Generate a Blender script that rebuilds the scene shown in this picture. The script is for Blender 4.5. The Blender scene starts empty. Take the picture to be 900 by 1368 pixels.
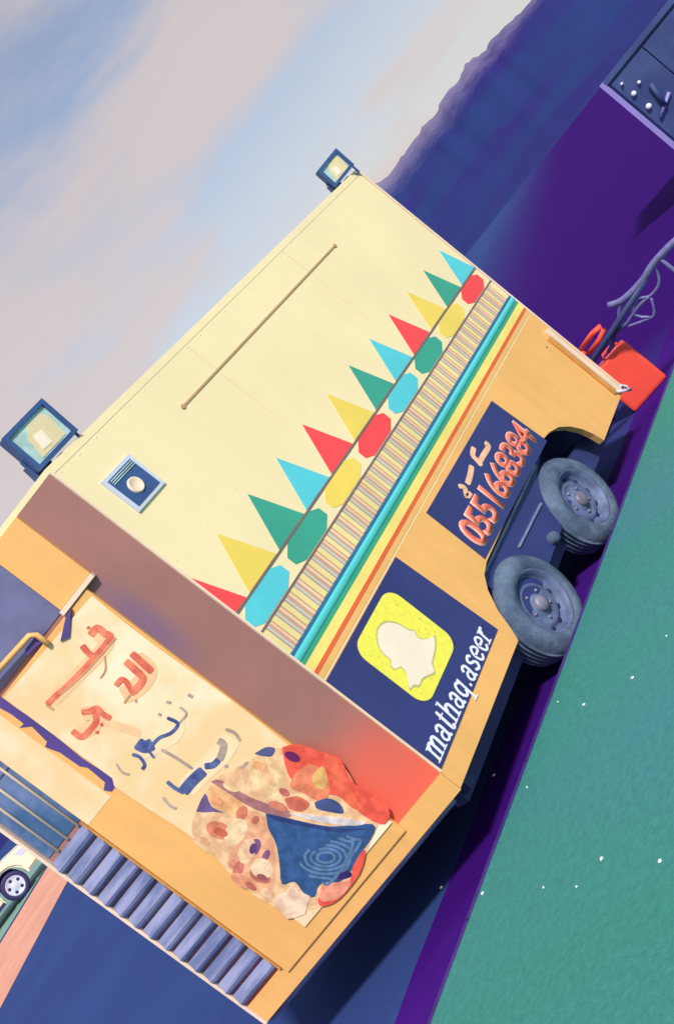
import bpy, bmesh, math, random
from mathutils import Vector, Matrix, noise
R = math.radians
random.seed(7)
scene = bpy.context.scene
col = scene.collection

# ------------------------------------------------------------------ camera
PW, PH, FPX = 900, 1368, 1450.0056
CAM = Vector((-3.114934, -3.910128, 1.907431))
YAW, PITCH, ROLL = 0.7653779, -0.0831435, 0.9057301
CF = Vector((math.cos(PITCH)*math.cos(YAW), math.cos(PITCH)*math.sin(YAW), math.sin(PITCH)))
CR = Vector((math.sin(YAW), -math.cos(YAW), 0))
CU = CR.cross(CF)
cd = bpy.data.cameras.new('camera'); cam = bpy.data.objects.new('camera', cd); col.objects.link(cam)
cd.sensor_fit = 'VERTICAL'; cd.sensor_height = 24; cd.lens = 24*FPX/PH
cd.clip_start = 0.05; cd.clip_end = 3000
c_, s_ = math.cos(ROLL), math.sin(ROLL)
ix = CR*c_ - CU*s_            # picture x axis in the world
iy = CR*(-s_) - CU*c_         # picture y axis (down)
m = Matrix(((ix.x, -iy.x, -CF.x), (ix.y, -iy.y, -CF.y), (ix.z, -iy.z, -CF.z)))
cam.matrix_world = Matrix.Translation(CAM) @ m.to_4x4()
scene.camera = cam

# ------------------------------------------------------------------ sky and sun
SUN_EL, SUN_AZ = R(44), R(-119)          # azimuth measured from +X towards +Y
world = bpy.data.worlds.new('World'); scene.world = world; world.use_nodes = True
nt = world.node_tree; nt.nodes.clear()
def N_(t, **k):
    n = nt.nodes.new(t)
    for a, b in k.items(): setattr(n, a, b)
    return n
out = N_('ShaderNodeOutputWorld'); bg = N_('ShaderNodeBackground')
sky = N_('ShaderNodeTexSky', sky_type='NISHITA'); sky.sun_disc = False
sky.sun_elevation = SUN_EL; sky.sun_rotation = math.pi/2 - SUN_AZ
sky.air_density = 1.0; sky.dust_density = 0.7; sky.ozone_density = 2.2
tc = N_('ShaderNodeTexCoord')
rot = N_('ShaderNodeMapping'); rot.vector_type = 'POINT'
rot.inputs['Rotation'].default_value = (0, R(-9), R(-40))
rot2 = N_('ShaderNodeMapping'); rot2.inputs['Rotation'].default_value = (R(16), 0, 0)
rot2.inputs['Scale'].default_value = (1.2, 1.6, 6.0)
nz = N_('ShaderNodeTexNoise'); nz.inputs['Scale'].default_value = 1.7; nz.inputs['Detail'].default_value = 7.0
rot2.inputs['Location'].default_value = (8.5, 4.5, 11.5)
nz.inputs['Roughness'].default_value = 0.5; nz.inputs['Distortion'].default_value = 0.15
ramp = N_('ShaderNodeMapRange'); ramp.interpolation_type = 'SMOOTHSTEP'
ramp.inputs['From Min'].default_value = 0.31; ramp.inputs['From Max'].default_value = 0.62
ramp.inputs['To Min'].default_value = 0.04; ramp.inputs['To Max'].default_value = 0.88
sep = N_('ShaderNodeSeparateXYZ')
hz = N_('ShaderNodeMapRange'); hz.inputs['From Min'].default_value = 0.0; hz.inputs['From Max'].default_value = 0.36
hz.inputs['To Min'].default_value = 0.8; hz.inputs['To Max'].default_value = 0.0
mx = N_('ShaderNodeMath', operation='MAXIMUM')
mix = N_('ShaderNodeMix', data_type='RGBA')
CLOUD = (5.2, 4.4, 4.2, 1)
mix.inputs['B'].default_value = CLOUD
L = nt.links.new
L(tc.outputs['Generated'], rot.inputs['Vector']); L(rot.outputs['Vector'], rot2.inputs['Vector'])
L(rot2.outputs['Vector'], nz.inputs['Vector']); L(nz.outputs['Fac'], ramp.inputs['Value'])
L(tc.outputs['Generated'], sep.inputs['Vector']); L(sep.outputs['Z'], hz.inputs['Value'])
L(ramp.outputs['Result'], mx.inputs[0]); L(hz.outputs['Result'], mx.inputs[1])
L(mx.outputs[0], mix.inputs['Factor']); L(sky.outputs['Color'], mix.inputs['A'])
L(mix.outputs['Result'], bg.inputs['Color']); bg.inputs['Strength'].default_value = 0.086
L(bg.outputs['Background'], out.inputs['Surface'])
sd = bpy.data.lights.new('sun', 'SUN'); sun = bpy.data.objects.new('sun', sd); col.objects.link(sun)
sd.energy = 2.6; sd.angle = R(5); sd.color = (1.0, 0.93, 0.85)
sv = Vector((math.cos(SUN_EL)*math.cos(SUN_AZ), math.cos(SUN_EL)*math.sin(SUN_AZ), math.sin(SUN_EL)))
sun.rotation_euler = sv.to_track_quat('Z', 'Y').to_euler(); sun.location = sv*40
vs = scene.view_settings
vs.view_transform = 'Standard'; vs.look = 'None'; vs.gamma = 1.0; vs.exposure = 0.66; vs.use_curve_mapping = False

# ------------------------------------------------------------------ pixel -> place
def ray(x, y):
    dx, dy = x-450, y-684
    u = c_*dx - s_*dy; v = s_*dx + c_*dy
    return CF + CR*(u/FPX) - CU*(v/FPX)
PHI = 0.67707
EV = Vector((-math.sin(PHI), math.cos(PHI), 0))      # along the angled nose wall
NV = Vector((-math.cos(PHI), -math.sin(PHI), 0))     # out of the nose wall
def on_plane(x, y, P, n):
    d = ray(x, y); return CAM + d*((P-CAM).dot(n)/d.dot(n))
def side_px(x, y, o=0.0):
    p = on_plane(x, y, Vector((0, -o, 0)), Vector((0, 1, 0))); return (p.x, p.z)
def nose_px(x, y, o=0.0):
    p = on_plane(x, y, NV*o, NV); return (p.dot(EV), p.z)
def ground_px(x, y, z=0.0):
    return on_plane(x, y, Vector((0, 0, z)), Vector((0, 0, 1)))

# ------------------------------------------------------------------ materials
def lin(c): c /= 255; return c/12.92 if c <= 0.04045 else ((c+0.055)/1.055)**2.4
def srgb(r, g, b, k=1.0): return tuple(min(lin(v)*k, 0.95) for v in (r, g, b))
def mat(name, rgb, rough=0.6, metal=0.0, var=0.08, scale=3.0, bump=0.0, bscale=40.0, rgb2=None, spec=0.4, stretch=None, thr=(0.35, 0.68), grit=0, gscale=90, streak=0):
    ma = bpy.data.materials.new(name); ma.use_nodes = True; t = ma.node_tree
    b = t.nodes['Principled BSDF']
    b.inputs['Roughness'].default_value = rough; b.inputs['Metallic'].default_value = metal
    b.inputs['Specular IOR Level'].default_value = spec
    co = t.nodes.new('ShaderNodeTexCoord'); mp = t.nodes.new('ShaderNodeMapping')
    if stretch: mp.inputs['Scale'].default_value = stretch
    t.links.new(co.outputs['Object'], mp.inputs['Vector'])
    n = t.nodes.new('ShaderNodeTexNoise'); n.inputs['Scale'].default_value = scale; n.inputs['Detail'].default_value = 6; n.inputs['Roughness'].default_value = 0.6
    t.links.new(mp.outputs['Vector'], n.inputs['Vector'])
    mr = t.nodes.new('ShaderNodeMapRange'); mr.interpolation_type = 'SMOOTHSTEP'
    mr.inputs['From Min'].default_value, mr.inputs['From Max'].default_value = thr
    t.links.new(n.outputs['Fac'], mr.inputs['Value'])
    mi = t.nodes.new('ShaderNodeMix'); mi.data_type = 'RGBA'
    mi.inputs['A'].default_value = (*[max(0, v*(1-var)) for v in rgb], 1)
    mi.inputs['B'].default_value = (*(rgb2 if rgb2 else [min(1, v*(1+var*0.6)) for v in rgb]), 1)
    t.links.new(mr.outputs['Result'], mi.inputs['Factor']); 
    last = mi.outputs['Result']
    for amt, sc, st in ((grit, gscale, None), (streak, 5.0, (2.2, 2.2, .22))):
        if not amt: continue
        m2 = t.nodes.new('ShaderNodeMapping'); t.links.new(co.outputs['Object'], m2.inputs['Vector'])
        if st: m2.inputs['Scale'].default_value = st
        g1 = t.nodes.new('ShaderNodeTexNoise'); g1.inputs['Scale'].default_value = sc; g1.inputs['Detail'].default_value = 8; g1.inputs['Roughness'].default_value = .75
        t.links.new(m2.outputs['Vector'], g1.inputs['Vector'])
        g2 = t.nodes.new('ShaderNodeMapRange'); g2.inputs['From Min'].default_value = .3; g2.inputs['From Max'].default_value = .7
        g2.inputs['To Min'].default_value = 1-amt; g2.inputs['To Max'].default_value = 1+amt*.6; t.links.new(g1.outputs['Fac'], g2.inputs['Value'])
        g3 = t.nodes.new('ShaderNodeVectorMath'); g3.operation = 'SCALE'; t.links.new(last, g3.inputs[0]); t.links.new(g2.outputs['Result'], g3.inputs['Scale']); last = g3.outputs[0]
    t.links.new(last, b.inputs['Base Color'])
    if bump:
        n2 = t.nodes.new('ShaderNodeTexNoise'); n2.inputs['Scale'].default_value = bscale; n2.inputs['Detail'].default_value = 5
        t.links.new(mp.outputs['Vector'], n2.inputs['Vector'])
        bp = t.nodes.new('ShaderNodeBump'); bp.inputs['Strength'].default_value = bump; bp.inputs['Distance'].default_value = 0.02
        t.links.new(n2.outputs['Fac'], bp.inputs['Height']); t.links.new(bp.outputs['Normal'], b.inputs['Normal'])
    return ma
M = {}
M['cream'] = mat('cream_paint', srgb(251, 234, 188, .88), .42, var=.03, scale=1.2, bump=.05, bscale=5, streak=.03, grit=.03)
M['orange'] = mat('orange_paint', srgb(253, 194, 118, .84), .4, var=.05, scale=1.5, bump=.06, bscale=6, streak=.08, grit=.04)
M['orange_dark'] = mat('orange_trim', srgb(226, 160, 84, .8), .45, var=.15, scale=8)
M['mauve'] = mat('mauve_paint', srgb(168, 126, 128, .95), .42, var=.12, scale=1.5, bump=.05, bscale=8)
M['coral'] = mat('coral_paint', srgb(238, 104, 84, .9), .45, var=.12, scale=3, rgb2=srgb(214, 116, 104))
M['navy'] = mat('navy_vinyl', srgb(54, 60, 120, .95), .4, var=.1, scale=2, bump=.03, bscale=10)
M['yellow'] = mat('yellow_vinyl', srgb(240, 212, 100, .95), .4, var=.06)
M['red'] = mat('red_vinyl', srgb(248, 78, 84, .95), .4, var=.07)
M['green'] = mat('green_vinyl', srgb(62, 164, 142, .95), .4, var=.07)
M['cyan'] = mat('cyan_vinyl', srgb(90, 204, 220, .95), .4, var=.07)
M['lemon'] = mat('lemon_vinyl', srgb(242, 236, 92, .95), .4, var=.06, scale=30)
M['white_print'] = mat('white_print', srgb(252, 238, 218, .9), .5, var=.05)
M['letter_white'] = mat('letter_white', srgb(236, 240, 250, .9), .5, var=.03)
M['digit_red'] = mat('digit_red', srgb(246, 122, 100, .95), .5, var=.12, scale=20)
M['digit_edge'] = mat('digit_edge', srgb(248, 178, 160, .95), .5, var=.06)
M['word_cream'] = mat('word_cream', srgb(248, 196, 160, .95), .5, var=.12, scale=20)
M['line_dark'] = mat('dark_line', srgb(120, 104, 104), .5)
M['blue_line'] = mat('blue_line', srgb(52, 108, 156), .4)
M['tube'] = mat('turquoise_moulding', srgb(84, 200, 204, .95), .22, var=.05, spec=.6)
M['green_line'] = mat('green_line', srgb(56, 160, 128), .4)
M['pale_yellow'] = mat('pale_yellow', srgb(246, 226, 128, .92), .45)
M['red_line'] = mat('red_line', srgb(228, 104, 62, .95), .45)
M['bar_cream'] = mat('bar_cream', srgb(240, 216, 178, .9), .5)
M['bar_yellow'] = mat('bar_yellow', srgb(240, 226, 150, .9), .5)
M['bar_pink'] = mat('bar_pink', srgb(224, 166, 146, .9), .5)
M['bar_grey'] = mat('bar_grey', srgb(200, 208, 196, .9), .5)
M['bar_brown'] = mat('bar_brown', srgb(176, 140, 110, .9), .5)
M['trim'] = mat('pale_trim', srgb(248, 222, 200, .88), .4, var=.06)
M['rail'] = mat('brown_rail', srgb(196, 158, 112, .9), .5)
M['slate'] = mat('blue_housing', srgb(52, 84, 138), .45, var=.15)
M['reflector'] = mat('lamp_reflector', srgb(246, 228, 186, .9), .35, var=.1, scale=18, rgb2=srgb(214, 200, 160))
M['teal_glass'] = mat('lamp_rim_glass', srgb(176, 208, 208), .25, var=.2, scale=14)
M['lilac'] = mat('lilac_metal', srgb(196, 204, 224), .4)
M['pane'] = mat('dark_window', srgb(108, 112, 156), .12, var=.25, scale=2, spec=.6)
M['pane_blue'] = mat('blue_window', srgb(74, 112, 162), .15, var=.25, scale=5, rgb2=srgb(110, 130, 175), spec=.6)
M['steel'] = mat('blue_grey_steel', srgb(104, 118, 166), .45, metal=.1, var=.2, scale=3, rgb2=srgb(144, 150, 188), stretch=(1, 1, 6), bump=.06)
M['violet'] = mat('violet_dark', srgb(84, 66, 138), .5, var=.15)
M['chassis'] = mat('chassis_paint', srgb(58, 70, 128, .8), .55, var=.2, scale=5)
M['tyre'] = mat('dusty_rubber', srgb(72, 92, 124), .85, var=.25, scale=6, rgb2=srgb(98, 118, 144), grit=.2, bump=.25, bscale=60)
M['rim'] = mat('rim_paint', srgb(96, 112, 152), .6, metal=.1, var=.35, scale=10, grit=.2)
M['rim_dark'] = mat('rim_hole', srgb(40, 36, 92), .6)
M['hub'] = mat('hub_steel', srgb(128, 126, 148), .5, metal=.2, var=.3, scale=20)
M['red_plastic'] = mat('red_plastic', srgb(254, 88, 72, .95), .42, var=.06, scale=4, bump=.05)
M['chain'] = mat('galvanised', srgb(120, 120, 178), .5, metal=.2, var=.2, scale=20)
M['banner'] = mat('banner_fabric', srgb(252, 218, 164, .86), .65, var=.04, scale=1.6, rgb2=srgb(254, 238, 208, .9), bump=.06, bscale=12, thr=(.4, .62))

# the setting
M['asphalt'] = mat('blue_asphalt', srgb(50, 70, 128), .95, var=.03, scale=.35, rgb2=srgb(52, 76, 134), bump=.12, bscale=70, spec=.05, grit=.15, gscale=30)
M['plum'] = mat('plum_asphalt', srgb(60, 14, 118), .95, var=.15, scale=.8, rgb2=srgb(66, 24, 126), bump=.2, bscale=60, spec=.05)
M['teal'] = mat('teal_paving', srgb(60, 142, 130), .8, var=.10, scale=.7, rgb2=srgb(64, 132, 138), bump=.35, bscale=120, stretch=(1, .35, 1), grit=.22, gscale=26, spec=.2)
M['kerb'] = mat('dark_kerb', srgb(58, 42, 120), .8, var=.2, scale=5, bump=.3, bscale=40)
M['salmon'] = mat('salmon_dirt', srgb(226, 164, 142, .9), .9, var=.1, scale=1, bump=.2)
M['far_teal'] = mat('far_road', srgb(116, 158, 150), .85, var=.1, scale=.6)
M['hill'] = mat('scrub_hill', srgb(40, 60, 120), .95, var=.15, scale=.05, rgb2=srgb(44, 38, 108), bump=.4, bscale=1.2, spec=.05)
M['crest'] = mat('pale_rock', srgb(128, 126, 164), .95, var=.3, scale=.15, bump=.5, bscale=1.5, spec=.05)
M['container'] = mat('dark_panel', srgb(62, 78, 138), .6, var=.2, scale=1.2, rgb2=srgb(74, 96, 150))
M['pale_edge'] = mat('pale_edge', srgb(150, 140, 214), .5)
M['bulb'] = mat('white_globe', srgb(226, 230, 250), .4)
M['car_white'] = mat('car_paint', srgb(248, 240, 214, .88), .3, var=.03, spec=.5)
M['car_glass'] = mat('car_glass', srgb(90, 86, 120), .1, spec=.6)
M['car_trim'] = mat('car_trim', srgb(196, 146, 120), .5)
M['car_dark'] = mat('car_dark', srgb(44, 40, 92), .6)
M['sparkle'] = mat('white_sparkle', srgb(220, 246, 244, .95), .6)

# ------------------------------------------------------------------ builders
def tag(o, label=None, cat=None, group=None, kind=None):
    if label: o['label'] = label
    if cat: o['category'] = cat
    if group: o['group'] = group
    if kind: o['kind'] = kind
    return o
def empty(name, loc=(0, 0, 0)):
    o = bpy.data.objects.new(name, None); col.objects.link(o); o.location = loc; o.empty_display_size = .3; return o
def link(name, me, parent=None):
    o = bpy.data.objects.new(name, me); col.objects.link(o)
    if parent: o.parent = parent
    return o
def finish(name, bm, material, parent=None, smooth=False, recalc=True):
    if recalc: bmesh.ops.recalc_face_normals(bm, faces=bm.faces)
    if parent is not None:                       # geometry is written in world space; take it into the parent's space
        w = Vector((0, 0, 0)); p = parent
        while p is not None: w += Vector(p.location); p = p.parent
        bmesh.ops.translate(bm, verts=bm.verts, vec=-w)
    me = bpy.data.meshes.new(name); bm.to_mesh(me); bm.free()
    for x in (material if isinstance(material, (list, tuple)) else [material]): me.materials.append(x)
    if smooth:
        for f in me.polygons: f.use_smooth = True
    return link(name, me, parent)
def SIDE(a, b, o): return Vector((a, -o, b))
def NOSE(a, b, o): return EV*a + NV*o + Vector((0, 0, b))
def add_prism(bm, poly, fr, o0, o1, mi=0):
    A = [bm.verts.new(fr(a, b, o0)) for a, b in poly]; B = [bm.verts.new(fr(a, b, o1)) for a, b in poly]
    n = len(poly); fs = [bm.faces.new(A), bm.faces.new(B[::-1])]
    for i in range(n): fs.append(bm.faces.new((A[i], B[i], B[(i+1) % n], A[(i+1) % n])))
    for f in fs: f.material_index = mi
    return fs
def prism(name, poly, fr, o0, o1, material, parent, bevel=0):
    bm = bmesh.new(); add_prism(bm, poly, fr, o0, o1)
    bmesh.ops.recalc_face_normals(bm, faces=bm.faces)
    if bevel: bmesh.ops.bevel(bm, geom=bm.edges[:], offset=bevel, segments=2, affect='EDGES', profile=.6)
    return finish(name, bm, material, parent)
def rect(a0, a1, b0, b1): return [(a0, b0), (a1, b0), (a1, b1), (a0, b1)]
def rrect(a0, a1, b0, b1, r, n=6):
    P = []
    for cx, cy, st in ((a1-r, b1-r, 0), (a0+r, b1-r, 90), (a0+r, b0+r, 180), (a1-r, b0+r, 270)):
        for i in range(n+1):
            t = R(st+90*i/n); P.append((cx+r*math.cos(t), cy+r*math.sin(t)))
    return P
def add_box(bm, x0, x1, y0, y1, z0, z1, bevel=0):
    r = bmesh.ops.create_cube(bm, size=1, matrix=Matrix.Translation(((x0+x1)/2, (y0+y1)/2, (z0+z1)/2)) @ Matrix.Diagonal((x1-x0, y1-y0, z1-z0, 1)))
    if bevel:
        es = list({e for v in r['verts'] for e in v.link_edges})
        bmesh.ops.bevel(bm, geom=es, offset=bevel, segments=2, affect='EDGES', profile=.6)
def box(name, x0, x1, y0, y1, z0, z1, material, parent, bevel=0):
    bm = bmesh.new(); add_box(bm, x0, x1, y0, y1, z0, z1, bevel); return finish(name, bm, material, parent)
def smooth_line(pts, k=5):
    if len(pts) < 3: return [tuple(p) for p in pts]
    q = [pts[0]]+list(pts)+[pts[-1]]; o = []
    for i in range(1, len(q)-2):
        for j in range(k):
            t = j/k; P = []
            for d in range(len(pts[0])):
                a, b, c, e = q[i-1][d], q[i][d], q[i+1][d], q[i+2][d]
                P.append(.5*(2*b+(c-a)*t+(2*a-5*b+4*c-e)*t*t+(3*b-a-3*c+e)*t**3))
            o.append(tuple(P))
    o.append(tuple(pts[-1])); return o
def add_ribbon(bm, pts, w, fr, o0, o1, taper=None, smooth=True):
    P = smooth_line(pts) if smooth else pts
    n = len(P); Lf, Rt = [], []
    for i, p in enumerate(P):
        a = P[max(i-1, 0)]; b = P[min(i+1, n-1)]
        dx, dy = b[0]-a[0], b[1]-a[1]; d = math.hypot(dx, dy) or 1e-6
        ww = w*(1 if taper is None else taper[0]+(taper[1]-taper[0])*i/(n-1))/2
        if i in (0, n-1): ww *= .75
        Lf.append((p[0]-dy/d*ww, p[1]+dx/d*ww)); Rt.append((p[0]+dy/d*ww, p[1]-dx/d*ww))
    vt = [[bm.verts.new(fr(a, b, o)) for a, b in S] for S in (Lf, Rt) for o in (o0, o1)]
    l0, l1, r0, r1 = vt
    for i in range(n-1):
        bm.faces.new((l1[i], l1[i+1], r1[i+1], r1[i])); bm.faces.new((l0[i], r0[i], r0[i+1], l0[i+1]))
        bm.faces.new((l0[i], l0[i+1], l1[i+1], l1[i])); bm.faces.new((r0[i], r1[i], r1[i+1], r0[i+1]))
    bm.faces.new((l0[0], l1[0], r1[0], r0[0])); bm.faces.new((l0[-1], r0[-1], r1[-1], l1[-1]))
def add_tube(bm, pts, r, seg=8, closed=False):
    P = [Vector(p) for p in pts]; n = len(P); rings = []
    for i, p in enumerate(P):
        if closed: t = P[(i+1) % n]-P[i-1]
        else: t = P[min(i+1, n-1)]-P[max(i-1, 0)]
        t.normalize(); up = Vector((0, 0, 1)) if abs(t.z) < .9 else Vector((1, 0, 0))
        a = t.cross(up).normalized(); b = t.cross(a)
        rings.append([bm.verts.new(p+(a*math.cos(2*math.pi*k/seg)+b*math.sin(2*math.pi*k/seg))*r) for k in range(seg)])
    for i in range(n if closed else n-1):
        A, B = rings[i], rings[(i+1) % n]
        for k in range(seg): bm.faces.new((A[k], A[(k+1) % seg], B[(k+1) % seg], B[k]))
    if not closed: bm.faces.new(rings[0][::-1]); bm.faces.new(rings[-1])
def tube(name, pts, r, material, parent, seg=8, closed=False):
    bm = bmesh.new(); add_tube(bm, pts, r, seg, closed); return finish(name, bm, material, parent, smooth=True)
def add_lathe(bm, prof, c, axis, seg=40):
    # prof: (radius, distance along axis)
    axis = Vector(axis).normalized(); up = Vector((0, 0, 1)); a = axis.cross(up).normalized(); b = axis.cross(a)
    rings = []
    for r, d in prof:
        if r < 1e-5: rings.append([bm.verts.new(Vector(c)+axis*d)])
        else: rings.append([bm.verts.new(Vector(c)+axis*d+(a*math.cos(2*math.pi*k/seg)+b*math.sin(2*math.pi*k/seg))*r) for k in range(seg)])
    for A, B in zip(rings, rings[1:]):
        for k in range(seg):
            k2 = (k+1) % seg
            if len(A) == 1: bm.faces.new((A[0], B[k2], B[k]))
            elif len(B) == 1: bm.faces.new((A[k], A[k2], B[0]))
            else: bm.faces.new((A[k], A[k2], B[k2], B[k]))
def lathe(name, prof, c, axis, material, parent, seg=40, smooth=True):
    bm = bmesh.new(); add_lathe(bm, prof, c, axis, seg); o = finish(name, bm, material, parent, smooth=smooth)
    return o

# ------------------------------------------------------------------ the setting
RZ = -0.15                                    # level of the road the trailer stands on
def sheet(name, poly, z, material, kind='structure'):
    bm = bmesh.new(); bm.faces.new([bm.verts.new((x, y, z)) for x, y in poly])
    for f in bm.faces: f.normal_update()
    if bm.faces[:][0].normal.z < 0: bmesh.ops.reverse_faces(bm, faces=bm.faces)
    o = finish(name, bm, material, None, recalc=False); return tag(o, kind=kind)
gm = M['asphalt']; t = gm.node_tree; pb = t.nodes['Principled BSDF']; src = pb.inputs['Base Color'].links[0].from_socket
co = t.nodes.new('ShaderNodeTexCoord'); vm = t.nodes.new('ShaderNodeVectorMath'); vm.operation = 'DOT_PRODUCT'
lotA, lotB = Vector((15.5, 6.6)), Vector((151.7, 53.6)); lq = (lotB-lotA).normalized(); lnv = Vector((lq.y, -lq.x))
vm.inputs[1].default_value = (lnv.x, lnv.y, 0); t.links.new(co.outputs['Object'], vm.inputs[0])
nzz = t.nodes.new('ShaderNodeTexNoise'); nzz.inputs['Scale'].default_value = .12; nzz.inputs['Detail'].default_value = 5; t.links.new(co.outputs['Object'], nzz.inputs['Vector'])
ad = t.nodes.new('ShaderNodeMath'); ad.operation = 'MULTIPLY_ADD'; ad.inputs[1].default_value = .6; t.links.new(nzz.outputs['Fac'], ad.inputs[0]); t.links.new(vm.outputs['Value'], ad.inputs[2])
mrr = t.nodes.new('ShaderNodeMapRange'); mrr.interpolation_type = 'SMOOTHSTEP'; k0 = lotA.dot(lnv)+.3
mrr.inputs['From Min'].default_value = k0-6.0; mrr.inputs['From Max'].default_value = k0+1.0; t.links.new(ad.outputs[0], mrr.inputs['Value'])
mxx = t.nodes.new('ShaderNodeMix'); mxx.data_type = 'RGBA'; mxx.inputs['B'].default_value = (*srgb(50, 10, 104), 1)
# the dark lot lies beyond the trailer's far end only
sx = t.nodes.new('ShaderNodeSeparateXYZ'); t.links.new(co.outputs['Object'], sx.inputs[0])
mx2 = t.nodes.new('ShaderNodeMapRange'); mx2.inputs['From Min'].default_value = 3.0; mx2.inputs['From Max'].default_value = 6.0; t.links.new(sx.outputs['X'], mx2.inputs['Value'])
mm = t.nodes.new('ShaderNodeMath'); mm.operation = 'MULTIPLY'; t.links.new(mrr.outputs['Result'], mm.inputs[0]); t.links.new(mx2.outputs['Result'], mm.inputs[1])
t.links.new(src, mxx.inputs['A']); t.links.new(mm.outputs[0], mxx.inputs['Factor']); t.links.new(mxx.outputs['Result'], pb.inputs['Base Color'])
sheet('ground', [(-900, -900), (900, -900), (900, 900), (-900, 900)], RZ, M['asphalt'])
def polar(az, d): return (CAM.x+d*math.cos(R(az)), CAM.y+d*math.sin(R(az)))
ka, kb = ground_px(900, 480), ground_px(620, 1228)          # the edge of the teal paving
kd = (ka-kb); kd.z = 0; kd.normalize(); kn = Vector((-kd.y, kd.x, 0))
def kp(t, d): p = kb+kd*t+kn*d; return (p.x, p.y)
# dark road strip along the kerb, widening into the dark lot beyond the trailer
def wavy(P, amp, step):
    o = []
    for (a, b) in zip(P, P[1:]):
        a, b = Vector(a), Vector(b); n = max(2, int((b-a).length/step)); d = (b-a).normalized(); q = Vector((-d.y, d.x))
        for i in range(n):
            p = a+(b-a)*i/n
            w = noise.noise(Vector((p.x/step/3, p.y/step/3, 3.1)))*amp
            o.append(tuple(p+q*w))
    o.append(P[-1]); return o
strip = [kp(-40, -.02), kp(5.6, -.02), kp(120, -.02), kp(120, 1.5), kp(40, .9)] + wavy([kp(5.6, .62), kp(1.2, .66), kp(-.3, .6), kp(-40, .62)], .04, .3)
sheet('road', strip, RZ+.004, M['plum'])
# raised teal paving, its dark kerb
bm = bmesh.new()
pv = [kp(-40, -.045), kp(90, -.045), kp(90, -40), kp(-40, -40)]
top = [bm.verts.new((x, y, 0)) for x, y in pv]; bot = [bm.verts.new((x, y, RZ-.05)) for x, y in pv]
bm.faces.new(top)
for i in range(4): bm.faces.new((top[i], top[(i+1) % 4], bot[(i+1) % 4], bot[i]))
tag(finish('pavement', bm, M['teal']), kind='structure')
kerb = empty('kerb', (kb.x, kb.y, 0)); tag(kerb, kind='structure')
bmk = bmesh.new()
KL = 0.9
vs_ = [kp(.004, -.045), kp(KL-.004, -.045), kp(KL-.004, 0), kp(.004, 0)]
add_prism(bmk, [(v[0], v[1]) for v in vs_], lambda a, b, o: Vector((a-kb.x, b-kb.y, o)), RZ-.05, -.004)
bmesh.ops.recalc_face_normals(bmk, faces=bmk.faces)
kme = bpy.data.meshes.new('kerb_stone'); bmk.to_mesh(kme); bmk.free(); kme.materials.append(M['kerb'])
for i in range(-4, 24):
    k = link('kerb_stone', kme, kerb); k.location = kd*(i*KL)+Vector((0, 0, random.uniform(-.002, .001)))
# pink verge and far road behind the nose of the trailer
def ln(x0, y0, dx, dy, t): return (x0+dx*t, y0+dy*t)
sheet('dirt_verge', [ln(7.5, 22.6, .86, .5, -30), ln(7.5, 22.6, .86, .5, 30), ln(5.25, 16.5, .8, .6, 30), ln(5.25, 16.5, .8, .6, -30)], RZ+.006, M['salmon'])
sheet('far_road', [ln(7.5, 22.9, .86, .5, -30), ln(7.5, 22.9, .86, .5, 30), ln(3.5, 31, .86, .5, 34), ln(3.5, 31, .86, .5, -30)], RZ+.010, M['far_teal'])
# hills round the far side
bm = bmesh.new(); grid = []
azs = [(-50+i*.22) for i in range(825)]
prof = [(60, 0), (75, .04), (90, .18), (105, .40), (118, .62), (128, .82), (134, .94), (138, 1.0), (146, .97), (165, .8), (200, .5), (260, -.05)]
for az in azs:
    top_el = 4.15 + .10*noise.noise(Vector((az*4.0, 1, 3))) + .06*noise.noise(Vector((az*9.0, 1, 9))) + .22*noise.noise(Vector((az*.35, 2, 0))) + .22*noise.noise(Vector((az*1.1, 7, 0))) - max(0, (23-az))*.10
    if az > 45: top_el += 1.0*noise.noise(Vector((az*.08, 5, 0)))
    H = 138*math.tan(R(max(top_el, 1.5)))+1.9
    rowv = []
    for d, f in prof:
        dd = d*(1+.03*noise.noise(Vector((az*.2, d*.05, 1))))
        x, y = polar(az, dd)
        z = RZ-.3 + f*H + f*(1-f)*3.5*noise.noise(Vector((x*.03, y*.03, 0))) + (.25*noise.noise(Vector((x*.25, y*.25, 4))) if f > .05 else 0)
        rowv.append(bm.verts.new((x, y, z)))
    grid.append(rowv)
for A, B in zip(grid, grid[1:]):
    for j in range(len(prof)-1):
        f = bm.faces.new((A[j], B[j], B[j+1], A[j+1]))
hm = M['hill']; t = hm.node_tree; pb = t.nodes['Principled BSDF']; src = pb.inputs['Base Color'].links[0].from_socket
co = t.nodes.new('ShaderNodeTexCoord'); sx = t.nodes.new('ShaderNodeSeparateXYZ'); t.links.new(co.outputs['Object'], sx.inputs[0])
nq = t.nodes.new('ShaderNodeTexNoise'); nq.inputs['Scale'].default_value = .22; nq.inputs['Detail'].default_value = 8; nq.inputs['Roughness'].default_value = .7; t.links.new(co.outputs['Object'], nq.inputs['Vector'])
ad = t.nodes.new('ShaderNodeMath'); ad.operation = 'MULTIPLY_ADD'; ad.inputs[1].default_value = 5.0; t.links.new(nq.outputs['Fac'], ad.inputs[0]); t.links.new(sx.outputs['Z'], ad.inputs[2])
mr = t.nodes.new('ShaderNodeMapRange'); mr.interpolation_type = 'SMOOTHSTEP'; mr.inputs['From Min'].default_value = 10.4; mr.inputs['From Max'].default_value = 14.8; t.links.new(ad.outputs[0], mr.inputs['Value'])
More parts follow.
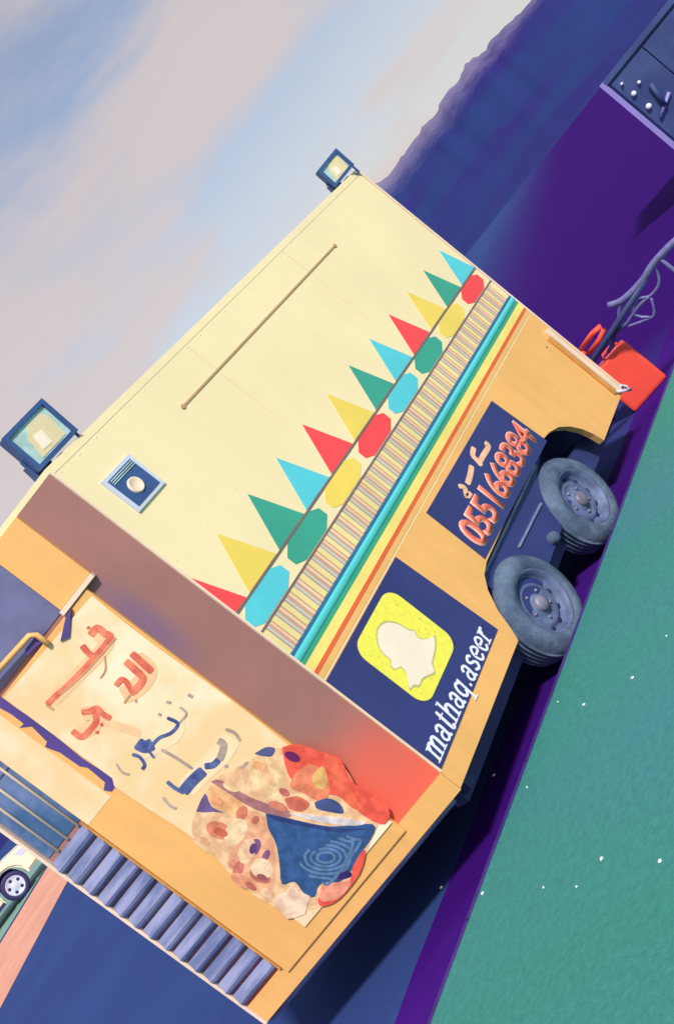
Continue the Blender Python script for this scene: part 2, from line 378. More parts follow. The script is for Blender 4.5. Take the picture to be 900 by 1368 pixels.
mi = t.nodes.new('ShaderNodeMix'); mi.data_type = 'RGBA'; mi.inputs['B'].default_value = (*srgb(126, 118, 152), 1); t.links.new(src, mi.inputs['A']); t.links.new(mr.outputs['Result'], mi.inputs['Factor']); t.links.new(mi.outputs['Result'], pb.inputs['Base Color'])
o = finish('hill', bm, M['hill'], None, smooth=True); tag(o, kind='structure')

# ------------------------------------------------------------------ the food trailer
LX, ZB, ZT = 3.80, 0.24, 2.64
TIP = 1.475; TIPV = EV*TIP; W = 2*TIPV.y
T = empty('food_trailer', (1.6, 1.1, RZ))
tag(T, 'cream and orange food trailer with colourful pennants, navy panels and two axles', 'food trailer')
XY = lambda a, b, o: Vector((a, b, o))
IN = .045
plan = [(IN*.5, IN), (LX-IN, IN), (LX-IN, W-IN), (IN*.5, W-IN), (TIPV.x+IN*1.2, W/2)]
prism('body_core', plan, XY, .625, ZT-.02, M['mauve'], T)
plan2 = [(IN*.5, IN), (1.0, IN), (1.0, .42), (3.14, .42), (3.14, IN), (LX-IN, IN), (LX-IN, W-IN), (3.14, W-IN), (3.14, W-.42), (1.0, W-.42), (1.0, W-IN), (IN*.5, W-IN), (TIPV.x+IN*1.2, W/2)]
prism('floor_core', plan2, XY, ZB+.05, .624, M['chassis'], T)
full = [(0, 0), (LX, 0), (LX, W), (0, W), (TIPV.x, TIPV.y)]
prism('roof', [(x*1.0, y) for x, y in full], XY, ZT-.02, ZT+.008, M['cream'], T)
# far wall, left wall, other half of the nose
prism('end_wall', rect(IN, W-IN, ZB, ZT-.021), lambda a, b, o: Vector((LX-IN+o, a, b)), 0, IN-.002, M['cream'], T)
prism('rear_side_wall', rect(.0, LX, ZB, ZT-.021), lambda a, b, o: Vector((a, W-IN+o, b)), 0, IN, M['cream'], T)
EV2 = Vector((-math.sin(PHI), -math.cos(PHI), 0)); NV2 = Vector((-math.cos(PHI), math.sin(PHI), 0))
prism('nose_wall', rect(.0, TIP, ZB, ZT-.021), lambda a, b, o: Vector((0, W, b))+EV2*a+NV2*o, -IN, 0, M['orange'], T)
# --- long side wall
ZO = 1.055
prism('side_wall', rect(0, LX, ZO, ZT-.021), SIDE, -IN, 0, M['cream'], T)
well = [(0.0, ZB), (1.035, ZB), (1.07, .30), (1.12, .41), (1.20, .51), (1.28, .565), (1.38, .585), (2.64, .585), (2.76, .565), (2.88, .52), (2.97, .45), (3.04, .36), (3.08, .27), (3.10, .19), (LX, .19), (LX, ZO-.001), (0, ZO-.001)]
prism('lower_side_panel', well, SIDE, -IN, .003, M['orange'], T)
# trims
prism('corner_trim', rect(0, .012, .36, ZT-.02), SIDE, 0.0031, .009, M['trim'], T)
prism('corner_trim', rect(LX-.014, LX+.004, .20, ZT-.02), SIDE, 0.0035, .009, M['trim'], T)
prism('roof_trim', rect(0, LX, ZT-.035, ZT+.006), SIDE, .0005, .002, M['cream'], T)
rv = bmesh.new(); add_lathe(rv, [(0, .0022), (.0035, .0018), (.005, 0)], (0, 0, 0), (0, -1, 0), 8); bmesh.ops.recalc_face_normals(rv, faces=rv.faces)
rvm = bpy.data.meshes.new('rivet'); rv.to_mesh(rvm); rv.free(); rvm.materials.append(M['trim'])
for k in range(26):
    for z in (ZT-.052, 1.93):
        if z < 2 and k % 2: continue
        r_ = link('rivet', rvm, T); r_.location = Vector((.05+k*.148, -.0002, z))-T.location
for x in (1.245, 2.475):
    prism('panel_joint', rect(x-.0025, x+.0025, 1.88, ZT-.036), SIDE, .0002, .0012, M['bar_cream'], T)
# --- painted bands
def band(name, z0, z1, m_, o=.002, x0=.012, x1=LX-.014): return prism(name, rect(x0, x1, z0, z1), SIDE, .0002, o, m_, T)
ZP = 1.566
band('line', ZP-.006, ZP+.006, M['line_dark'], .004)
band('line', 1.418, 1.430, M['line_dark'], .004)
def half_tube(name, zc, r, m_):
    bm = bmesh.new(); poly = [(zc+r*math.sin(R(t)), r*.55*math.cos(R(t))) for t in range(-90, 91, 15)]
    A = [bm.verts.new((.012, -o, z)) for z, o in poly]; B = [bm.verts.new((LX-.014, -o, z)) for z, o in poly]
    for i in range(len(poly)-1): bm.faces.new((A[i], A[i+1], B[i+1], B[i]))
    bm.faces.new(A); bm.faces.new(B[::-1])
    return finish(name, bm, m_, T, smooth=False)
band('stripe', 1.240, 1.256, M['blue_line'], .006)
half_tube('moulding', 1.2175, .022, M['tube'])
band('stripe', 1.174, 1.195, M['green_line'], .005)
band('stripe', 1.120, 1.1735, M['pale_yellow'], .003)
band('stripe', 1.0985, 1.1195, M['red_line'], .005)
band('stripe', 1.0655, 1.098, M['orange'], .003)
# narrow upright bars between the lines
bm = bmesh.new(); x = .016; k = 0
pat = [(1, .026), (0, .012), (4, .005), (3, .018), (2, .013), (4, .004), (0, .017), (2, .008)]
while x < LX-.05:
    mi, w = pat[k % len(pat)]; w *= random.uniform(.8, 1.2)
    add_prism(bm, rect(x, x+w-.0012, 1.259, 1.4165), SIDE, .0002, .0018+.0012*(mi % 3), mi); x += w; k += 1
finish('bar_band', bm, [M['bar_cream'], M['bar_yellow'], M['bar_pink'], M['bar_grey'], M['bar_brown']], T)
# pennants
seq = ['red', 'yellow', 'green', 'cyan']
for i in range(12):
    tx = -.008+.3335*i; zt = 1.866-.002*i; m_ = M[seq[i % 4]]
    poly = [(tx, zt), (tx-.166, ZP+.008), (tx+.134, ZP+.008)]
    if i == 0: poly = [(.014, 1.842), (.014, ZP+.008), (.126, ZP+.008)]
    if i == 11: poly = [(tx, zt), (tx-.166, ZP+.008), (LX-.016, ZP+.008), (LX-.016, ZP+.012)]
    prism('pennant', poly, SIDE, .0002, .0022, m_, T)
# octagons
oseq = ['cyan', 'green', 'yellow', 'red']
for i in range(8):
    c = .212+.476*i; h = .064; w = .205; q = .085
    if i == 7: w = .19
    poly = [(c-w, ZP-.07-.03), (c-w, ZP-.07+.022), (c-w+q, 1.498+h), (c+w-q*.8, 1.498+h), (c+w, 1.498+.03), (c+w, 1.498-.025), (c+w-q, 1.498-h), (c-w+q*.8, 1.498-h)]
    poly = [(max(a, .016), b) for a, b in poly]
    prism('octagon', poly, SIDE, .0002, .0022, M[oseq[i % 4]], T)
# thin brown rail high on the wall, vent
rl = prism('hatch_rail', rect(.854, 2.886, 2.3865, 2.3975), SIDE, .0002, .006, M['rail'], T)
for xx in (.862, 2.878): prism('rail_end', rrect(xx-.014, xx+.014, 2.381, 2.403, .010, 3), SIDE, .0062, .009, M['rail'], rl)
vf = prism('vent', [(.135, 2.205), (.375, 2.205), (.375, 2.425), (.135, 2.425), (.135, 2.2051), (.158, 2.2251), (.158, 2.405), (.352, 2.405), (.352, 2.225), (.158, 2.225)][:4], SIDE, .0002, .012, M['lilac'], T)
prism('vent_face', rect(.158, .352, 2.225, 2.405), SIDE, .0122, .016, M['slate'], vf)
lathe('fan_disc', [(0, .004), (.03, .005), (.036, .010), (.042, .009), (.044, 0.0)], (.245, -.016, 2.30), (0, -1, 0), M['trim'], vf, 24)
for k in range(3):
    prism('louvre', rect(.165, .345, 2.37+k*.011, 2.375+k*.011), SIDE, .0162, .021, M['teal_glass'], vf)
# --- navy sign with logo and handle
ns = prism('sign_panel', [(.018, .365), (1.0, .372), (.955, 1.078-.028), (.018, 1.05)], SIDE, .0032, .007, M['navy'], T)
tag(ns, 'navy sign with yellow logo tile and white lettering')
tile = prism('logo_tile', rrect(.262, .742, .552, 1.012, .085), SIDE, .0072, .010, M['lemon'], ns)
bm = bmesh.new(); rs = random.Random(3)
for k in range(46):
    a, b = rs.uniform(.30, .71), rs.uniform(.585, .98); r = rs.uniform(.003, .007)
    add_prism(bm, [(a+r*math.cos(R(t)), b+r*math.sin(R(t))) for t in range(0, 360, 60)], SIDE, .0101, .0106)
tag(finish('logo_specks', bm, mat('logo_speck', srgb(208, 196, 84), .5), tile), kind='stuff')
g = [(190, 300), (200, 255), (235, 225), (285, 226), (330, 245), (368, 268), (398, 272), (412, 302), (440, 318), (480, 315), (508, 300), (516, 345), (512, 390), (498, 455), (512, 505), (470, 525), (442, 545), (425, 580), (395, 578), (375, 598), (362, 560), (352, 505), (322, 475), (290, 488), (268, 465), (266, 435), (230, 402), (200, 358)]
gp = [side_px(460+a/4.286, 780+b/4.286, .011) for a, b in g]
gp = smooth_line(gp+[gp[0]], 3)[:-1]
gx = sum(p[0] for p in gp)/len(gp); gz = sum(p[1] for p in gp)/len(gp)
prism('logo_outline', [(gx+(a-gx)*1.07, gz+(b-gz)*1.07) for a, b in gp], SIDE, .0102, .0112, mat('logo_line', srgb(196, 188, 120), .5), ns)
prism('logo_figure', gp, SIDE, .0114, .0126, M['white_print'], ns)
# slab-serif lettering: each glyph as strokes in a unit box (x-height 1)
def stem(x, a=0, b=1): return ([(x, a), (x, b)], .24)
def srf(x, y, w=.22): return ([(x-w, y), (x+w, y)], .11)
def arc(cx, cy, rx, ry, a0, a1, w=.2, n=10): return ([(cx+rx*math.cos(R(a0+(a1-a0)*i/n)), cy+ry*math.sin(R(a0+(a1-a0)*i/n))) for i in range(n+1)], w)
GL = {
 'm': (1.36, [stem(.2), srf(.14, .95, .14), srf(.2, .05), ([(.2, .7), (.36, .93), (.55, .93), (.62, .7), (.62, .05)], .2), srf(.62, .05, .17), ([(.64, .7), (.8, .93), (1.0, .93), (1.08, .7), (1.08, .05)], .2), srf(1.1, .05)]),
 'a': (.86, [([(.14, .76), (.3, .94), (.5, .92), (.6, .72), (.6, .12), (.78, .04)], .2), arc(.36, .3, .24, .25, 60, 400, .17)]),
 't': (.62, [([(.26, 1.32), (.26, .2), (.38, .04), (.56, .14)], .22), ([(.04, .95), (.54, .95)], .12)]),
 'h': (.98, [stem(.2, 0, 1.5), srf(.14, 1.46, .14), srf(.2, .05), ([(.22, .66), (.4, .92), (.6, .92), (.7, .7), (.7, .05)], .21), srf(.72, .05)]),
 'q': (.94, [arc(.38, .5, .27, .43, 40, 330, .2), stem(.68, -.48, .98), srf(.68, -.46)]),
 '.': (.4, [([(.2, .02), (.2, .2)], .22)]),
 's': (.76, [([(.62, .78), (.44, .95), (.18, .84), (.2, .62), (.5, .46), (.6, .24), (.4, .05), (.1, .2)], .2)]),
 'e': (.82, [([(.14, .54), (.66, .54), (.62, .82), (.4, .95), (.17, .74), (.14, .4), (.3, .08), (.52, .06), (.68, .22)], .18)]),
 'r': (.72, [stem(.22), srf(.15, .95, .14), srf(.22, .05, .24), ([(.24, .66), (.4, .9), (.6, .92)], .22)]),
}
txt = 'mathaq.aseer'; wid = sum(GL[c][0] for c in txt)
b0 = side_px(588, 1026, .008); b1 = side_px(661, 851, .008); t0 = side_px(570, 1012, .008)
XH = .092; bm = bmesh.new(); xp = 0
for c in txt:
    for i, (pts, w) in enumerate(GL[c][1]):
        P = []
        for (a, b) in pts:
            f = (xp+a+.12*b)/wid
            P.append((b0[0]+.02+(b1[0]-b0[0]-.03)*f, b0[1]+.012+(b1[1]-b0[1])*f+b*XH))
        add_ribbon(bm, P, w*.078, SIDE, .0071, .0092+.0003*(i % 6), smooth=len(P) > 2)
    xp += GL[c][0]
finish('lettering', bm, M['letter_white'], ns)
# --- navy panel with the telephone number
pp = prism('phone_panel', [(1.385, .60), (2.665, .555), (2.625, 1.0), (1.385, 1.02)], SIDE, .0032, .007, M['navy'], T)
tag(pp, 'navy panel with a telephone number in red digits')
def text_mesh(s, size, off):
    cu = bpy.data.curves.new('text', 'FONT'); cu.body = s; cu.size = size; cu.offset = off; cu.space_character = .92
    cu.resolution_u = 4
    ob = bpy.data.objects.new('text', cu); col.objects.link(ob)
    dg = bpy.context.evaluated_depsgraph_get(); me = bpy.data.meshes.new_from_object(ob.evaluated_get(dg))
    bpy.data.objects.remove(ob); return me
def place_text(name, s, p0, p1, height, off, o, m_, parent, h_ref=.70):
    me = text_mesh(s, 1.0, off); xs = [v.co.x for v in me.vertices]; x0, x1 = min(xs), max(xs)
    bm = bmesh.new(); bm.from_mesh(me)
    bmesh.ops.remove_doubles(bm, verts=bm.verts, dist=1e-5)
    r = bmesh.ops.extrude_face_region(bm, geom=bm.faces[:])
    topv = {e for e in r['geom'] if isinstance(e, bmesh.types.BMVert)}
    for v in bm.verts:
        f = (v.co.x-x0)/(x1-x0)
        v.co = SIDE(p0[0]+(p1[0]-p0[0])*f, p0[1]+(p1[1]-p0[1])*f+v.co.y/h_ref*height, o+(.0006 if v in topv else 0))
    return finish(name, bm, m_, parent)
d0 = side_px(646, 735, .008); d1 = side_px(711, 597, .008)
place_text('number_outline', '0551668384', (1.43, .640), (2.625, .628), .184, .036, .0072, M['digit_edge'], pp)
place_text('number', '0551668384', (1.448, .642), (2.607, .630), .180, .014, .0080, M['digit_red'], pp)
bm = bmesh.new()
for i, (pts, w) in enumerate([([(225, 260), (215, 330), (250, 375), (300, 430)], 58), ([(325, 215), (360, 250), (315, 330), (275, 400)], 58),
        ([(205, 430), (190, 520), (165, 600)], 60), ([(85, 620), (140, 635), (160, 715), (195, 680)], 52)]):
    add_ribbon(bm, [side_px(600+a/6.923, 560+b/6.923, .008) for a, b in pts], w/6.923/235, SIDE, .0071, .009+.0004*i)
finish('lettering', bm, M['word_cream'], pp)
# --- far end rail, hook, marker
er = prism('edge_rail', rect(LX-.16, LX-.115, .24, .86), SIDE, .0032, .018, M['orange_dark'], T, bevel=.003)
prism('rail_cap', rect(LX-.112, LX-.06, .21, .90), SIDE, .0032, .026, M['trim'], T, bevel=.003)
lathe('screw', [(0, .008), (.010, .006), (.013, 0)], (LX-.24, -.003, .845), (0, -1, 0), M['rail'], T, 12)
tube('hook', [(LX-.12, -.01, .24), (LX-.10, -.045, .20), (LX-.04, -.05, .16), (LX-.01, -.03, .19), (LX-.03, -.02, .23), (LX-.08, -.012, .225)], .011, M['lilac'], T)
# --- chassis, fender plate
for yy in (.16, W-.26): box('chassis_rail', .10, LX+.02, yy, yy+.1, .10, ZB+.06, M['chassis'], T, .006)
box('cross_member', .12, .2, .10, W-.1, .14, .26, M['chassis'], T)
box('cross_member', LX-.22, LX-.12, .10, W-.1, .12, .26, M['chassis'], T)
tube('nose_rail', [tuple(Vector((0, .06, .225))+EV*.02), tuple(Vector((0, .06, .225))+EV*(TIP-.06))], .028, M['steel'], T)
fp = prism('fender_plate', [(1.30, .20), (2.42, .22), (2.30, .36), (2.40, .5), (2.74, .56), (2.70, .6), (1.3, .6)], SIDE, -.085, -.06, M['navy'], T)
prism('fender_lip', [(1.36, .545), (2.45, .535), (2.45, .55), (1.36, .56)], SIDE, -.0598, -.04, M['steel'], fp)
prism('fender_lip', [(1.72, .42), (2.18, .40), (2.18, .412), (1.72, .432)], SIDE, -.0598, -.045, M['steel'], fp)
lathe('marker_lamp', [(0, .05), (.026, .05), (.036, .04), (.04, .02), (.04, 0)], (1.98, .06, .25), (0, -1, 0), M['tyre'], T, 20)
# --- wheels
WR = .322
def make_wheel(x, yf, side):
    n = Vector((0, -side, 0)); c = Vector((x, yf, RZ+WR+.002))
    rim = lathe('wheel', [(.0, -.045), (.06, -.045), (.07, -.058), (.115, -.062), (.128, -.045), (.146, -.068), (.168, -.074), (.180, -.03), (.197, -.008), (.206, -.004), (.208, -.02), (.200, -.04), (.198, -.19), (0, -.19)], c, n, M['rim'], T, 44)
    lathe('hub_cap', [(0, -.012), (.024, -.012), (.034, -.018), (.046, -.022), (.052, -.034), (.054, -.05)], c, n, M['hub'], rim, 24)
    pr = [(.200, -.012), (.209, .0), (.24, .006), (.268, .002), (.290, -.010), (.306, -.028), (WR-.004, -.045), (WR, -.06)]
    for g in range(4): pr += [(WR, -.06-.032*g), (WR, -.080-.032*g), (WR-.008, -.082-.032*g), (WR-.008, -.090-.032*g)]
    pr += [(WR, -.188), (WR-.005, -.205), (.29, -.228), (.24, -.24), (.205, -.225), (.200, -.012)]
    lathe('tyre', pr, c, n, M['tyre'], rim, 64)
    up = Vector((0, 0, 1)); a = n.cross(up); 
    for k in range(10):
        t = 2*math.pi*k/10+.2; p = c+(a*math.cos(t)+up*math.sin(t))*.157
        lathe('rim_hole', [(0, .002), (.017, .002), (.018, -.004)], p+n*-.0665, n, M['rim_dark'], rim, 12)
    for k in range(5):
        t = 2*math.pi*k/5; p = c+(a*math.cos(t)+up*math.sin(t))*.09
        lathe('bolt', [(0, .016), (.008, .016), (.010, 0)], p+n*-.06, n, M['hub'], rim, 6)
for x in (1.445, 2.475):
    make_wheel(x, .005, 1); make_wheel(x, W-.005, -1)
    tube('axle', [(x, .15, RZ+WR), (x, W-.15, RZ+WR)], .03, M['chassis'], T)
    for yy in (.21, W-.21): box('leaf_spring', x-.25, x+.25, yy-.03, yy+.03, RZ+WR+.028, RZ+WR+.07, M['chassis'], T)
    for yy in (.21, W-.21): box('spring_hanger', x-.03, x+.03, yy-.025, yy+.025, RZ+WR+.06, ZB+.07, M['chassis'], T)

# --- floodlights on the roof edge
def floodlight(x, yaw, tilt, size):
    base = Vector((x, .02, ZT+.004))
    n = Vector((math.cos(yaw), math.sin(yaw), -math.sin(tilt))).normalized()
    a = Vector((-math.sin(yaw), math.cos(yaw), 0)); b = n.cross(a); b = b if b.z > 0 else -b
    if b.z < 0: b = -b
    c0 = base+Vector((0, 0, .035+size*.40))
    fr = lambda p, q, o: c0+a*p+b*q+n*o
    w, h = size*.56, size*.44
    hs = bmesh.new()
    outer = rrect(-w, w, -h, h, .012, 3)
    add_prism(hs, outer, fr, -.05, .012)
    hs = finish('floodlight', hs, M['slate'], T)
    fb = bmesh.new()
    for poly in (rect(-w, w, h-.022, h), rect(-w, w, -h, -h+.022), rect(-w, -w+.022, -h+.0222, h-.0222), rect(w-.022, w, -h+.0222, h-.0222)): add_prism(fb, poly, fr, .0122, .03)
    finish('lamp_frame', fb, M['slate'], hs)
    prism('lamp_glass', rect(-w+.0225, w-.0225, -h+.0225, h-.0225), fr, .0123, .016, M['teal_glass'], hs)
    prism('reflector', [(-w*.55, -h*.72), (w*.62, -h*.72), (w*.72, h*.30), (w*.55, h*.62), (-w*.1, h*.62), (-w*.42, h*.2)], fr, .0162, .0185, M['reflector'], hs)
    prism('lamp_chip', [(-w*.32, -h*.5), (w*.08, -h*.55), (w*.16, h*.1), (-w*.22, h*.18)], fr, .0187, .0205, M['white_print'], hs)
    br = bmesh.new()
    for sgn in (-1, 1):
        add_prism(br, [(sgn*(w+.002), -.02), (sgn*(w+.010), -.02), (sgn*(w+.010), -h-.05), (sgn*(w+.002), -h-.05)], fr, -.04, -.02)
    add_prism(br, rect(-w-.01, w+.01, -h-.06, -h-.0505), fr, -.045, -.015)
    finish('bracket', br, M['slate'], hs)
    bm = bmesh.new(); q = fr(0, -h-.055, -.03)
    add_tube(bm, [tuple(q), (q.x, q.y, ZT+.0)], .018, 10); finish('mount_post', bm, M['lilac'], hs)
    lathe('mount_foot', [(0, .012), (.03, .012), (.045, .0), (.045, -.01)], (q.x, q.y, ZT+.008), (0, 1e-4, 1), M['slate'], hs, 16)
    bm = bmesh.new(); add_prism(bm, [(-w*1.0, -h*.45), (-w*.2, -h*.9), (-w*.35, -h-.06), (-w*1.05, -h-.045)], fr, -.10, -.05); finish('driver_box', bm, M['slate'], hs)
floodlight(.155, R(-105), R(8), .25)
floodlight(3.66, R(-128), R(6), .19)

# --- angled nose wall
PO = .034
nm = mat('nose_paint_with_shade', srgb(160, 114, 108, .95), .45, var=.10, scale=1.5, bump=.05, bscale=8); t = nm.node_tree; pb = t.nodes['Principled BSDF']; src = pb.inputs['Base Color'].links[0].from_socket
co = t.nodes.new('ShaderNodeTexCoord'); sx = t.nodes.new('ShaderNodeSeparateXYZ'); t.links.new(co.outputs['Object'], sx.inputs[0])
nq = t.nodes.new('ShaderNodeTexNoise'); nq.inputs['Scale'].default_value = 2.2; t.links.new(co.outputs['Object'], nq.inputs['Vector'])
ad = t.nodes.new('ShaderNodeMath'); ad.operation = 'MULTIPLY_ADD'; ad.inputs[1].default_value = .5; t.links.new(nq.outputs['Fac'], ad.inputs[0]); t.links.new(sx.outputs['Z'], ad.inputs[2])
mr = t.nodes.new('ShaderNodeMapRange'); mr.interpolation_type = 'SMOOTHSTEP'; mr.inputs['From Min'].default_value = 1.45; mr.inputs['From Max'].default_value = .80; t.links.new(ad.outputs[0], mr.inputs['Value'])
mi = t.nodes.new('ShaderNodeMix'); mi.data_type = 'RGBA'; mi.inputs['B'].default_value = (*srgb(240, 104, 84, .9), 1); t.links.new(src, mi.inputs['A']); t.links.new(mr.outputs['Result'], mi.inputs['Factor']); t.links.new(mi.outputs['Result'], pb.inputs['Base Color'])  # wall colour blends from mauve to coral towards the bottom
sc_ = NOSE(.285, 1.86, 0) - T.location  # centre of the soft blue shade painted into the wall beside the banner
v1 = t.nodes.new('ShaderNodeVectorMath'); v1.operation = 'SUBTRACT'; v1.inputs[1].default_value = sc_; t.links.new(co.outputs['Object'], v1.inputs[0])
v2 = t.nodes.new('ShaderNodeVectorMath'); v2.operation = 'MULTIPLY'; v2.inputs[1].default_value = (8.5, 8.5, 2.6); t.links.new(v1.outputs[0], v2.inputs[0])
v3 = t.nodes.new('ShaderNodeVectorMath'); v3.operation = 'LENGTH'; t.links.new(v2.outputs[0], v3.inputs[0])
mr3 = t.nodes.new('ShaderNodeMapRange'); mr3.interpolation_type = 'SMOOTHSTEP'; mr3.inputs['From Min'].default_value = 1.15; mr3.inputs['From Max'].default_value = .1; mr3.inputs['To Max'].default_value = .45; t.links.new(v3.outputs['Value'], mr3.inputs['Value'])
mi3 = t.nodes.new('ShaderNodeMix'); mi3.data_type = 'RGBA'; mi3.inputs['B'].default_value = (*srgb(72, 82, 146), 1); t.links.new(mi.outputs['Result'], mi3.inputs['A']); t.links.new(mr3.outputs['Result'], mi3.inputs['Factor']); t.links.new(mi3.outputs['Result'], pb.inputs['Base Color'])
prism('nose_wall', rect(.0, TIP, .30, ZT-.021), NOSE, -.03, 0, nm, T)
prism('nose_skirt', rect(-.003, TIP, ZB, .36), NOSE, .0005, .02, M['orange'], T)
dp = prism('nose_door', rect(.31, 1.20, .32, 2.175), NOSE, .0005, PO, M['orange'], T, bevel=.004)
us = prism('upper_jamb', rect(.243, .462, 2.205, ZT-.022), NOSE, .0005, .03, M['orange'], T, bevel=.003)
prism('jamb_foot', rect(.238, .47, 2.178, 2.203), NOSE, .0005, .045, M['trim'], T, bevel=.003)
prism('latch', [(.42, 2.17), (.46, 2.17), (.57, 2.12), (.53, 2.10)], NOSE, PO+.0005, PO+.02, M['violet'], T)
wp = prism('window', rect(.463, 1.18, 2.20, 2.60), NOSE, .0005, .006, M['pane'], T)
prism('window_head', rect(.463, 1.20, 2.60, ZT-.022), NOSE, .0005, .03, M['orange'], T)
prism('window_post', rect(1.18, 1.20, 2.205, 2.60), NOSE, .0005, .03, M['orange'], T)
bm = bmesh.new(); add_tube(bm, [tuple(NOSE(.612, 2.15, .055)), tuple(NOSE(.612, 2.222, .055)), tuple(NOSE(.632, 2.246, .055)), tuple(NOSE(.85, 2.262, .055)), tuple(NOSE(1.16, 2.275, .055)), tuple(NOSE(1.16, 2.16, .055))], .014, 8)
finish('hand_rail', bm, M['orange'], T, smooth=True)
prism('gap_plate', [nose_px(*q, PO+.001) for q in [(34, 868), (50, 847), (59, 855), (36, 877)]], NOSE, PO+.0003, PO+.002, M['violet'], T)
# peeling cream board with a ragged dark slot beside it
zz = lambda a, b: nose_px(a/5.625, 830+b/5.625, PO+.002)
prism('slot', [zz(*q) for q in [(0, 560), (120, 650), (300, 770), (450, 890), (620, 1030), (760, 1120), (870, 1200), (870, 1240), (840, 1280), (780, 1270), (790, 1210), (660, 1100), (600, 1090), (500, 1020), (450, 985), (340, 945), (355, 905), (280, 830), (240, 790), (150, 800), (180, 770), (90, 700), (0, 650)]], NOSE, PO+.0003, PO+.0025, M['violet'], T)
prism('side_board', rect(1.022, 1.196, 1.50, 2.17), NOSE, PO+.0003, PO+.0015, M['banner'], T)
# barred window
prism('barred_window', rect(1.205, TIP-.02, 1.545, 2.58), NOSE, .0005, .006, M['pane_blue'], T)
for s0, za, zb in ((1.235, 1.53, 2.58), (1.318, 1.53, 2.58), (1.392, 1.53, 2.58)):
    bm = bmesh.new(); add_tube(bm, [tuple(NOSE(s0, za, .02)), tuple(NOSE(s0, zb, .02))], .0075, 8); finish('window_bar', bm, M['trim'], T, smooth=True)
prism('window_rail', rect(1.205, TIP-.02, 1.955, 1.975), NOSE, .0065, .014, M['steel'], T)
# horizontal ribbed slats
k = 0; z = .37
prism('slat_frame', rect(1.202, 1.214, .36, 1.53), NOSE, .0005, .036, M['orange_dark'], T)
while z < 1.49:
    bm = bmesh.new(); h = .084
    poly = [(.0008, z), (.012, z), (.040, z+.018), (.046, z+.034), (.014, z+h-.004), (.0008, z+h-.004)]
    A = [bm.verts.new(NOSE(1.216, q, o)) for o, q in poly]; B = [bm.verts.new(NOSE(TIP-.016, q, o)) for o, q in poly]
    bm.faces.new(A); bm.faces.new(B[::-1])
    for i in range(len(poly)): bm.faces.new((A[i], B[i], B[(i+1) % len(poly)], A[(i+1) % len(poly)]))
    finish('slat', bm, M['steel'], T); z += h+.005
prism('tip_trim', rect(TIP-.014, TIP+.003, ZB, ZT-.021), NOSE, .0005, .03, M['trim'], T)

# ------------------------------------------------------------------ the printed banner hung on the nose
BO = PO+.006
bn = empty('banner', tuple(NOSE(.65, .36, PO)))
tag(bn, 'cream printed banner with red and blue script and food pictures on the angled nose', 'banner')
bm = bmesh.new(); NU, NVv = 26, 60; G = []
def rip(s, z): return BO+.003+.0001*math.sin(s*17+z*3.1)
for j in range(NVv+1):
    z = .40+(2.135-.40)*j/NVv; row = []
    for i in range(NU+1):
        f = i/NU; s0 = .318-.006*math.sin(z*6); s1 = .944 if z > 1.5 else .955+.015*math.sin(z*5)
        zz2 = z+.03*f*(j/NVv)
        s = s0+(s1-s0)*f; row.append(bm.verts.new(NOSE(s, zz2, rip(s, zz2))))
    G.append(row)
for A, B in zip(G, G[1:]):
    for i in range(NU): bm.faces.new((A[i], A[i+1], B[i+1], B[i]))
sheet_o = finish('fabric', bm, M['banner'], bn, smooth=True)
# print: every stroke and picture lies just above the rippled fabric
lay = [0]
def BF(a, b, o): return NOSE(a, b, rip(a, b)+o)
def pz(org, sc): return lambda a, b: nose_px(org[0]+a/sc, org[1]+b/sc, BO+.004)
def strokes(name, lst, f, px, m_, taper=None):
    for pts, w in lst:
        lay[0] += 1; bm = bmesh.new()
        add_ribbon(bm, [f(*p) for p in pts], w*px, BF, .0012, .0026+.00025*(lay[0] % 8), taper)
        finish(name, bm, m_, bn)
M['ink_red'] = mat('ink_red', srgb(226, 104, 84, .95), .6, var=.15, scale=14, rgb2=srgb(240, 140, 110))
M['ink_tan'] = mat('ink_tan', srgb(214, 160, 118, .95), .6, var=.15, scale=14)
M['ink_navy'] = mat('ink_navy', srgb(66, 78, 140), .6, var=.2, scale=20, rgb2=srgb(90, 110, 160))
M['ink_shade_grey'] = mat('ink_shade_grey', srgb(176, 158, 148), .6, var=.2, scale=20)
U3 = 1/5/292; U4 = 1/4.5/292
f3 = pz((60, 810), 5); f4 = pz((140, 900), 4.5)
U3 *= 1.15; U4 *= 1.15
M['halo_red'] = mat('halo_red', srgb(253, 206, 158, .88), .65, var=.08, scale=14)
M['halo_pale'] = mat('halo_pale', srgb(254, 226, 184, .88), .65, var=.06, scale=14)
def halo(lst, f, px, m_):
    for k, (pts, w) in enumerate(lst):
        bm = bmesh.new(); add_ribbon(bm, [f(*p) for p in pts], w*px, BF, .0008, .0013+.0001*k); finish('print_glow', bm, m_, bn)
halo([([(340, 190), (420, 230), (350, 330), (240, 440), (130, 550), (40, 640)], 85), ([(600, 350), (690, 430), (620, 540), (520, 600)], 110), ([(250, 720), (350, 720), (320, 800), (220, 850)], 90), ([(390, 770), (520, 810), (640, 850)], 50)], f3, U3, M['halo_red'])
halo([([(420, 260), (420, 350), (300, 430), (200, 470)], 95), ([(760, 380), (700, 480), (600, 580), (480, 700)], 110)], f4, U4, M['halo_pale'])
U3 *= 1.28; U4 *= 1.3
